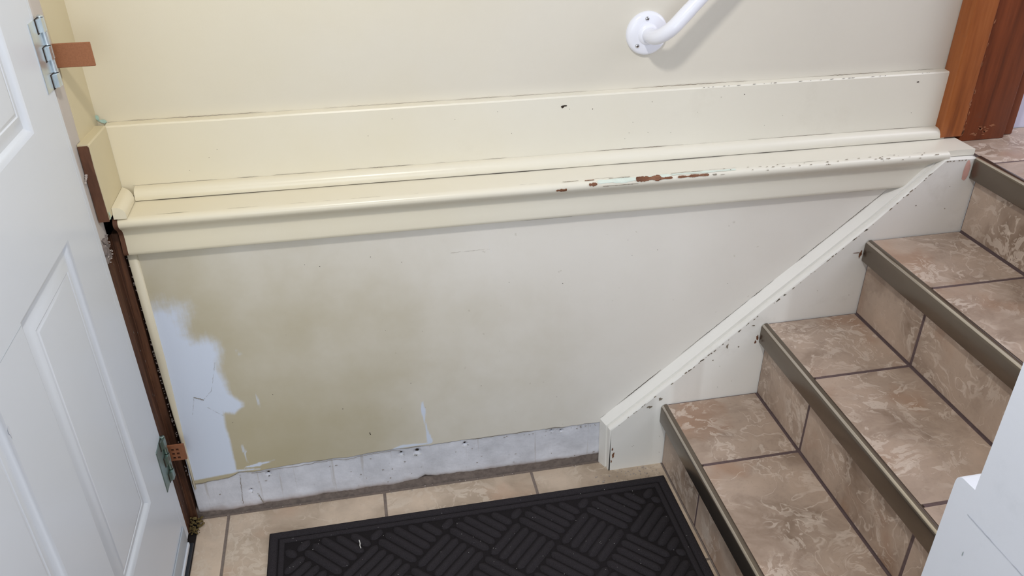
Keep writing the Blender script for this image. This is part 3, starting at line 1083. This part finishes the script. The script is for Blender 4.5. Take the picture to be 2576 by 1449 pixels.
box('stud', (-0.036, -0.0015, 0.0), (-0.0085, 0.085, 0.742), M['stud'], wall_left, 0.001, 1)
# broken plaster lumps in the gap under the baseboard end
rr = random.Random(8)
for k, (y, z, r) in enumerate(((-0.048, 0.752, 0.014), (-0.062, 0.742, 0.013), (-0.054, 0.730, 0.012), (-0.040, 0.738, 0.009), (-0.064, 0.722, 0.010), (-0.047, 0.720, 0.009), (-0.036, 0.752, 0.007))):
    bm = bmesh.new()
    lump(bm, (-0.021, y, z), r * 1.15, k + 1, 1, (0.6, 1, 0.9), 1.0)
    bm_out('plaster_lump', bm, M['rubble'], wall_left)
bm = bmesh.new()
for k in range(22):
    lump(bm, (-0.016, rr.uniform(-0.066, -0.034), rr.uniform(0.712, 0.765)), rr.uniform(0.0008, 0.0022), k, 1, (1, 1.3, 0.7), 1.3)
for k in range(9):
    t = k / 8
    lump(bm, (-0.0165, -0.066 + 0.028 * t, 0.872 + 0.016 * t), rr.uniform(0.0015, 0.0028), k + 30, 1, (1, 1.4, 0.8), 0.6)
stuff(bm_out('plaster_crumbs', bm, M['debris'], wall_left))
# insulation pushed into the bottom corner
bm = bmesh.new()
for k in range(70):
    a = rr.random()
    c = (-0.016 + rr.uniform(-0.006, 0.016) + 0.012 * a * (k % 3 == 0), -0.050 + 0.045 * rr.random(), 0.004 + 0.016 * rr.random() ** 2)
    lump(bm, c, rr.uniform(0.0010, 0.0040), k, 1, (1, 1, 0.7), 1.5)
stuff(bm_out('insulation_tuft', bm, M['insul'], wall_left))

# ------------------------------------------------------------------ door and hinges
door_1 = struct(empty('door_1', (-0.015, -0.09, 0)), 'white panelled door at the left')
DX = -0.015
STK = [(0.0, 0.0), (0.0035, -0.0012), (0.0075, -0.0055), (0.0125, -0.0078), (0.0185, -0.0070), (0.0270, -0.0036), (0.0365, -0.0012), (0.0385, -0.0022), (0.0405, -0.0020), (0.0425, -0.0008), (0.046, -0.0006)]
PY = [(-0.222, -0.465), (-0.592, -0.835)]
PZ = [(0.275, 0.842), (1.0165, 1.72), (1.82, 1.97)]
ys = sorted({-0.1000, -0.955, *[v for p in PY for v in p]})
zs = sorted({0.010, 2.04, *[v for p in PZ for v in p]})
bm = bmesh.new()
vg = {}
for y in ys:
    for z in zs:
        vg[(y, z)] = bm.verts.new((DX, y, z))
for a, b in zip(ys, ys[1:]):
    for c, d in zip(zs, zs[1:]):
        if any(min(p) - 1e-6 <= a and b <= max(p) + 1e-6 for p in PY) and any(q[0] - 1e-6 <= c and d <= q[1] + 1e-6 for q in PZ):
            continue
        bm.faces.new((vg[(a, c)], vg[(b, c)], vg[(b, d)], vg[(a, d)]))
y0, y1, z0, z1 = ys[0], ys[-1], zs[0], zs[-1]
bk = [bm.verts.new((DX - 0.042, y, z)) for y, z in ((y0, z0), (y1, z0), (y1, z1), (y0, z1))]
bm.faces.new(bk)
ring = [[vg[(y, z0)] for y in ys], [vg[(y1, z)] for z in zs], [vg[(y, z1)] for y in ys[::-1]], [vg[(y0, z)] for z in zs[::-1]]]
for s, (p, q) in enumerate(((0, 1), (1, 2), (2, 3), (3, 0))):
    bm.faces.new(ring[s] + [bk[q], bk[p]])
bm_out('door_slab', bm, M['door'], door_1)
for (pa_, pb_) in PY:
    for (qa, qb) in PZ:
        lo, hi = min(pa_, pb_), max(pa_, pb_)
        bm = bmesh.new()
        rings = []
        for ins, d in STK:
            rings.append([bm.verts.new((DX + d, y, z)) for y, z in ((lo + ins, qa + ins), (hi - ins, qa + ins), (hi - ins, qb - ins), (lo + ins, qb - ins))])
        for a, b in zip(rings, rings[1:]):
            for i in range(4):
                bm.faces.new((a[i], a[(i + 1) % 4], b[(i + 1) % 4], b[i]))
        bm.faces.new(rings[-1])
        o = bm_out('door_panel', bm, M['door'], door_1)
        sharp(o, 30)
box('rail_joint', (DX - 0.001, -0.4655, 0.8375), (DX + 0.0003, -0.5915, 0.8384), M['sweep'], door_1)
bm = bmesh.new()
secs = []
for z, y in ((0.028, -0.0665), (0.30, -0.0705), (0.55, -0.0755), (0.80, -0.0805), (1.04, -0.0870), (2.1, -0.0880)):
    secs.append([bm.verts.new(p) for p in ((-0.050, -0.0992, z), (DX - 0.0012, -0.0992, z), (DX - 0.0002, -0.0980, z), (DX - 0.0002, y - 0.0015, z), (DX - 0.0015, y, z), (-0.050, y, z))])
for a, b in zip(secs, secs[1:]):
    for i in range(6):
        bm.faces.new((a[i], a[(i + 1) % 6], b[(i + 1) % 6], b[i]))
bm.faces.new(secs[0])
bm.faces.new(secs[-1][::-1])
bm_out('door_jamb', bm, M['door'], door_1)
# bottom sweep
swp = box('door_sweep', (DX, -0.096, 0.034), (DX + 0.0035, -0.95, 0.080), M['sweep'], door_1, 0.0015, 2)
box('sweep_lip', (DX, -0.100, 0.024), (DX + 0.007, -0.95, 0.035), M['door'], swp, 0.002, 2).location = (0, 0, 0)
box('threshold', (-0.06, -0.0765, 0.0), (-0.0068, -0.97, 0.008), M['threshold'], door_1, 0.002, 2)
bm = bmesh.new()
blob(bm, (DX, -0.59, 0.76), Y, Z, X, 0.004, 0.012, 3, 12, 0.5, 0.0003)
stuff(bm_out('door_smudge', bm, flat('faint_smudge', (205, 209, 216), 0.5), door_1))


def hinge(zc, tone):
    h = 0.1065
    leaf = box('hinge', (DX - 0.001, -0.1225, zc - h / 2), (DX + 0.0016, -0.0735, zc + h / 2), tone, door_1, 0.0006, 1)
    # five knuckles: wide curled ones belong to the jamb leaf
    e = h / 5
    bx, by = DX + 0.0042, -0.0735
    for k in range(5):
        a, b = zc - h / 2 + k * e + 0.0005, zc - h / 2 + (k + 1) * e - 0.0005
        wide = k % 2 == 0
        o = tube('knuckle', [(bx, by, a), (bx, by, b)], 0.0056 if wide else 0.0046, tone, leaf, 18)
        o.location = (0, 0, 0)
        if wide:
            bm = bmesh.new()
            bm_box(bm, (DX + 0.0012, by - 0.0170, a), (bx + 0.0048, by, b))
            bmesh.ops.bevel(bm, geom=[ed for ed in bm.edges if abs(ed.verts[0].co.z - ed.verts[1].co.z) > 0.005 and ed.verts[0].co.y < by - 0.01 and ed.verts[0].co.x > bx], offset=0.004, segments=4, affect='EDGES')
            q = bm_out('knuckle_curl', bm, tone, leaf)
            sharp(q, 40)
            q.location = (0, 0, 0)
            bm = bmesh.new()
            bm_box(bm, (DX + 0.0014, by - 0.0205, a - 0.0012), (DX + 0.0020, by - 0.0168, b + 0.0010))
            bm_box(bm, (DX + 0.0014, by - 0.0200, a - 0.0016), (DX + 0.0022, by - 0.0030, a - 0.0001))
            bm_box(bm, (DX + 0.0014, by - 0.0200, b + 0.0001), (DX + 0.0022, by - 0.0030, b + 0.0010))
            q = bm_out('leaf_slot', bm, M['crack'], leaf)
            q.location = (0, 0, 0)
    q = tube('hinge_pin', [(bx, by, zc + h / 2), (bx, by, zc + h / 2 + 0.0015), (bx, by, zc + h / 2 + 0.003)], [0.0050, 0.0050, 0.0030], tone, leaf, 14)
    q.location = (0, 0, 0)
    return leaf


hinge(1.096, M['zinc'])['label'] = 'upper steel hinge'
hinge(0.258, flat('greenish_zinc_steel', (150, 166, 160), 0.38, 1.0, 0.08))['label'] = 'lower steel hinge'

# ------------------------------------------------------------------ shims
tag(box('wood_shim', (-0.030, -0.0470, 1.0632), (0.0432, -0.0435, 1.1016), M['shim'], None, 0.0008, 1), 'flat brown shim board sticking out beside the upper door hinge', 'shim')
s2 = tag(empty('moulded_shim', (0.0, -0.044, 0.244)), 'small brown shim with rows of square holes beside the lower door hinge', 'shim')
bm = bmesh.new()
sx0, sx1, sz0, sz1 = -0.030, 0.0185, 0.2235, 0.2640
cx = [sx0, -0.0065, -0.0015, 0.0035, 0.0085, sx1]
cxh = [(-0.0085, -0.0030), (0.0010, 0.0065)]
czh = [(0.2275, 0.2335), (0.2385, 0.2445), (0.2495, 0.2555)]
gx = sorted({sx0, sx1, *[v for p in cxh for v in p]})
gz = sorted({sz0, sz1, *[v for p in czh for v in p]})
fr, bkk = {}, {}
for x in gx:
    for z in gz:
        fr[(x, z)] = bm.verts.new((x, -0.0480, z))
        bkk[(x, z)] = bm.verts.new((x, -0.0430, z))
for a, b in zip(gx, gx[1:]):
    for c, d in zip(gz, gz[1:]):
        hole = (a, b) in cxh and (c, d) in czh
        if not hole:
            bm.faces.new((fr[(a, c)], fr[(b, c)], fr[(b, d)], fr[(a, d)]))
        else:
            for p, q in (((a, c), (b, c)), ((b, c), (b, d)), ((b, d), (a, d)), ((a, d), (a, c))):
                bm.faces.new((fr[p], fr[q], bkk[q], bkk[p]))
        bm.faces.new((bkk[(a, c)], bkk[(a, d)], bkk[(b, d)], bkk[(b, c)]))
for c, d in zip(gz, gz[1:]):
    for x in (sx0, sx1):
        bm.faces.new((fr[(x, c)], fr[(x, d)], bkk[(x, d)], bkk[(x, c)]))
for a, b in zip(gx, gx[1:]):
    for z in (sz0, sz1):
        bm.faces.new((fr[(a, z)], fr[(b, z)], bkk[(b, z)], bkk[(a, z)]))
bm_out('shim_plate', bm, M['shim2'], s2)
bm = bmesh.new()
for (a, b) in cxh:
    for (c, d) in czh:
        q = [bm.verts.new((x, -0.0436, z)) for x, z in ((a, c), (b, c), (b, d), (a, d))]
        bm.faces.new(q)
stuff(bm_out('square_hole', bm, flat('shim_hole_shade', (70, 42, 30), 0.8), s2))

# ------------------------------------------------------------------ doorway at the top of the stairs
door_2 = struct(empty('door_2', (1.75, 0.06, 0.76)), 'orange-brown wooden doorway frame at the top of the stairs')
box('casing', (1.7165, 0.0460, 0.7735), (1.7715, 0.0895, 2.4), M['casing'], door_2, 0.003, 3)
box('jamb', (1.7705, 0.0500, 0.7602), (1.8830, 0.10, 2.4), M['jamb'], door_2, 0.0015, 2)
box('door_stop', (1.8850, 0.0665, 0.7602), (1.9190, 0.10, 2.4), M['jamb'], door_2, 0.003, 2)
bm = bmesh.new()
rr = random.Random(12)
for k in range(30):
    z = 0.78 + 0.25 * rr.random() ** 1.3
    blob(bm, (1.7705 + rr.uniform(-0.003, 0.003), 0.0462, z), X, Z, -Y, rr.uniform(0.0008, 0.0022), rr.uniform(0.002, 0.009), k, 10, 0.6, 0.0004)
for k in range(12):
    blob(bm, (rr.uniform(1.775, 1.85), 0.0500, rr.uniform(0.766, 0.80)), X, Z, -Y, rr.uniform(0.003, 0.012), rr.uniform(0.001, 0.004), k + 50, 12, 0.6, 0.0004)
stuff(bm_out('worn_edge', bm, flat('scuffed_bare_wood', (150, 98, 68), 0.7), door_2))
wall_far = struct(empty('wall_far'), 'lilac white wall beyond the doorway')
box('wall_panel', (1.921, 0.104, 0.7602), (2.55, 0.13, 2.4), M['farwall'], wall_far)

# ------------------------------------------------------------------ handrail
rail = tag(empty('handrail', (1.0275, 0.09, 1.031)), 'white tubular handrail on a round wall flange with visible screws', 'handrail')
FC = Vector((1.0275, 0.09, 1.031))
bm = bmesh.new()
prof = [(0.0, 0.0115), (0.020, 0.0115), (0.036, 0.0108), (0.0395, 0.0090), (0.0418, 0.0058), (0.0424, 0.0025), (0.0424, 0.0)]
n = 56
rings = []
for r, h in prof[1:]:
    rings.append([bm.verts.new((FC.x + r * math.cos(2 * math.pi * k / n), FC.y - h, FC.z + r * math.sin(2 * math.pi * k / n))) for k in range(n)])
top = bm.verts.new((FC.x, FC.y - 0.0115, FC.z))
for k in range(n):
    bm.faces.new((top, rings[0][k], rings[0][(k + 1) % n]))
for a, b in zip(rings, rings[1:]):
    for k in range(n):
        bm.faces.new((a[k], b[k], b[(k + 1) % n], a[(k + 1) % n]))
bm.faces.new(rings[-1])
sharp(bm_out('flange', bm, M['rail'], rail), 50)
YRAIL = 0.014
dr = Vector((0.685, 0, 0.728))
pts, rb_ = [], 0.046
P0 = Vector((FC.x, FC.y - 0.009, FC.z))
corner = Vector((FC.x, YRAIL, FC.z))
pts.append(P0)
for i in range(15):
    a = math.pi / 2 * i / 14
    pts.append(corner + Vector((0, rb_, 0)) * (1 - math.sin(a)) + dr * rb_ * (1 - math.cos(a)))
end = corner + dr * 0.080
pts.append(end)
tube('sleeve', pts, 0.0140, M['rail'], rail, 28)
tube('rail_tube', [end - dr * 0.02, end + dr * 0.4, end + dr * 0.95], 0.0136, M['rail'], rail, 28)
tube('collar', [(FC.x, FC.y - 0.0105, FC.z), (FC.x, FC.y - 0.0135, FC.z), (FC.x, FC.y - 0.0165, FC.z)], [0.0215, 0.0200, 0.0145], M['rail'], rail, 32)


def screw(a):
    c = FC + Vector((math.cos(a), 0, math.sin(a))) * 0.030
    bm = bmesh.new()
    rg = []
    for r, h in ((0.0044, 0.0108), (0.0042, 0.0122), (0.0033, 0.0134), (0.0020, 0.0141)):
        rg.append([bm.verts.new((c.x + r * math.cos(2 * math.pi * k / 16), FC.y - h, c.z + r * math.sin(2 * math.pi * k / 16))) for k in range(16)])
    for p, q in zip(rg, rg[1:]):
        for k in range(16):
            bm.faces.new((p[k], p[(k + 1) % 16], q[(k + 1) % 16], q[k]))
    bm.faces.new(rg[-1])
    o = bm_out('screw', bm, M['chrome'], rail, True)
    bm = bmesh.new()
    for u, v_ in ((0.0022, 0.0005), (0.0005, 0.0022)):
        bm_box(bm, (c.x - u, FC.y - 0.0144, c.z - v_), (c.x + u, FC.y - 0.0138, c.z + v_))
    q = bm_out('cross_slot', bm, M['crack'], o)
    q.location = (0, 0, 0)


for a in (math.radians(98), math.radians(226), math.radians(342)):
    screw(a)

# ------------------------------------------------------------------ door mat
MX0, MX1, MY0, MY1 = 0.1575, 1.0945, -0.0825, -0.72
mat_o = tag(empty('door_mat', ((MX0 + MX1) / 2, (MY0 + MY1) / 2, 0.0)), 'dark charcoal door mat with basket-weave ribs on the tiled floor', 'mat')
box('mat_base', (MX0, MY1, 0.0008), (MX1, MY0, 0.0050), flat('black_mat_backing', (34, 31, 33), 0.9, 0, 0.3, 400, 0.15), mat_o, 0.0015, 2)


def frame(name, ins, w, z0, z1):
    bm = bmesh.new()
    o_ = [(MX0 + ins, MY1 + ins), (MX1 - ins, MY1 + ins), (MX1 - ins, MY0 - ins), (MX0 + ins, MY0 - ins)]
    steps = [(0, z0), (w * 0.12, z1 - 0.0008), (w * 0.3, z1), (w * 0.7, z1), (w * 0.88, z1 - 0.0008), (w, z0)]
    rg = []
    for s, z in steps:
        rg.append([bm.verts.new((x + s * (1 if x < 0.6 else -1), y + s * (1 if y < -0.4 else -1), z)) for x, y in o_])
    for a, b in zip(rg, rg[1:]):
        for i in range(4):
            bm.faces.new((a[i], a[(i + 1) % 4], b[(i + 1) % 4], b[i]))
    return bm_out(name, bm, M['mat'], mat_o)


frame('border', 0.001, 0.0195, 0.0045, 0.0088)
frame('border', 0.0225, 0.0130, 0.0045, 0.0080)


def clip_seg(p, q, lo, hi):
    t0, t1 = 0.0, 1.0
    d = (q[0] - p[0], q[1] - p[1])
    for k in range(2):
        if abs(d[k]) < 1e-9:
            continue
        a, b = (lo[k] - p[k]) / d[k], (hi[k] - p[k]) / d[k]
        if a > b:
            a, b = b, a
        t0, t1 = max(t0, a), min(t1, b)
    if t1 - t0 <= 0:
        return None
    return (p[0] + d[0] * t0, p[1] + d[1] * t0), (p[0] + d[0] * t1, p[1] + d[1] * t1)


RIB = {}


def rib_mesh(L):
    key = round(L / 0.004)
    if key in RIB:
        return RIB[key]
    L = key * 0.004
    hw, hh = 0.0098, 0.0062
    bm = bmesh.new()
    secs = []
    for s, k in ((-L / 2 - 0.002, 0.3), (-L / 2 + 0.003, 0.75), (-L / 2 + 0.009, 1), (L / 2 - 0.009, 1), (L / 2 - 0.003, 0.75), (L / 2 + 0.002, 0.3)):
        secs.append([bm.verts.new((s, hw * k * u, hh * k * w)) for u, w in ((-1, 0), (-0.72, 0.45), (-0.34, 0.90), (0.34, 0.90), (0.72, 0.45), (1, 0))])
    for a, b in zip(secs, secs[1:]):
        for i in range(5):
            bm.faces.new((a[i], b[i], b[i + 1], a[i + 1]))
    bm.faces.new(secs[0])
    bm.faces.new(secs[-1][::-1])
    bmesh.ops.recalc_face_normals(bm, faces=bm.faces)
    me = bpy.data.meshes.new('rib')
    bm.to_mesh(me)
    bm.free()
    me.materials.append(M['mat'])
    for p in me.polygons:
        p.use_smooth = True
    RIB[key] = me
    return me


PITCH = 0.1605
SIDE = PITCH / math.sqrt(2)
lo, hi = (MX0 + 0.040, MY1 + 0.040), (MX1 - 0.040, MY0 - 0.041)
s2_ = math.sqrt(0.5)
for row in range(-2, 9):
    yc = -0.2366 + 0.08025 - row * 0.08025          # row 0: '\' blocks, row 1: '/' blocks
    slash = (row % 2 != 0)
    for col in range(-1, 8):
        xc = 0.2283 + col * PITCH + (0.0 if slash else PITCH / 2)
        d = (s2_, s2_) if slash else (s2_, -s2_)
        nn = (-d[1], d[0])
        for k in range(-2, 3):
            c = (xc + nn[0] * k * SIDE / 5, yc + nn[1] * k * SIDE / 5)
            L = SIDE * 0.93
            sg = clip_seg((c[0] - d[0] * L / 2, c[1] - d[1] * L / 2), (c[0] + d[0] * L / 2, c[1] + d[1] * L / 2), lo, hi)
            if not sg:
                continue
            ln = math.hypot(sg[1][0] - sg[0][0], sg[1][1] - sg[0][1])
            if ln < 0.018:
                continue
            o = bpy.data.objects.new('rib', rib_mesh(ln))
            COL.objects.link(o)
            o.parent = mat_o
            o.location = Vector(((sg[0][0] + sg[1][0]) / 2, (sg[0][1] + sg[1][1]) / 2, 0.0052)) - mat_o.location
            o.rotation_euler = (0, 0, math.atan2(d[1], d[0]))

# lint and crumbs
lp = [(0.3560, -0.1490), (0.3578, -0.1575), (0.3572, -0.1655), (0.3590, -0.1725)]
tag(tube('lint_thread', [(x, y, 0.0125) for x, y in lp], 0.0011, M['lint'], None, 6), 'short white thread lying on the dark door mat', 'thread')
bm = bmesh.new()
rr = random.Random(77)
for k in range(110):
    x, y = rr.uniform(MX0 + 0.03, MX1 - 0.02), rr.uniform(-0.45, -0.10)
    r = rr.uniform(0.0003, 0.0007)
    bmesh.ops.create_icosphere(bm, subdivisions=1, radius=r, matrix=Matrix.Translation((x, y, 0.0134)))
stuff(tag(bm_out('mat_lint', bm, M['lint']), 'tiny pale lint specks scattered over the dark mat', 'lint'))
bm = bmesh.new()
for k in range(60):
    x, y = rr.uniform(0.93, 1.09), rr.uniform(-0.078, -0.040)
    lump(bm, (x, y, 0.0012), rr.uniform(0.0006, 0.0018), k, 1, (1.4, 1, 0.7), 0.6)
for k in range(40):
    x = rr.uniform(0.0, 0.94)
    lump(bm, (x, rr.uniform(-0.006, 0.004), 0.0012), rr.uniform(0.0006, 0.0016), k, 1, (1.4, 1, 0.7), 0.6)
stuff(tag(bm_out('crumbs', bm, M['debris']), 'paint and plaster crumbs on the tiles at the foot of the skirt board', 'crumbs'))
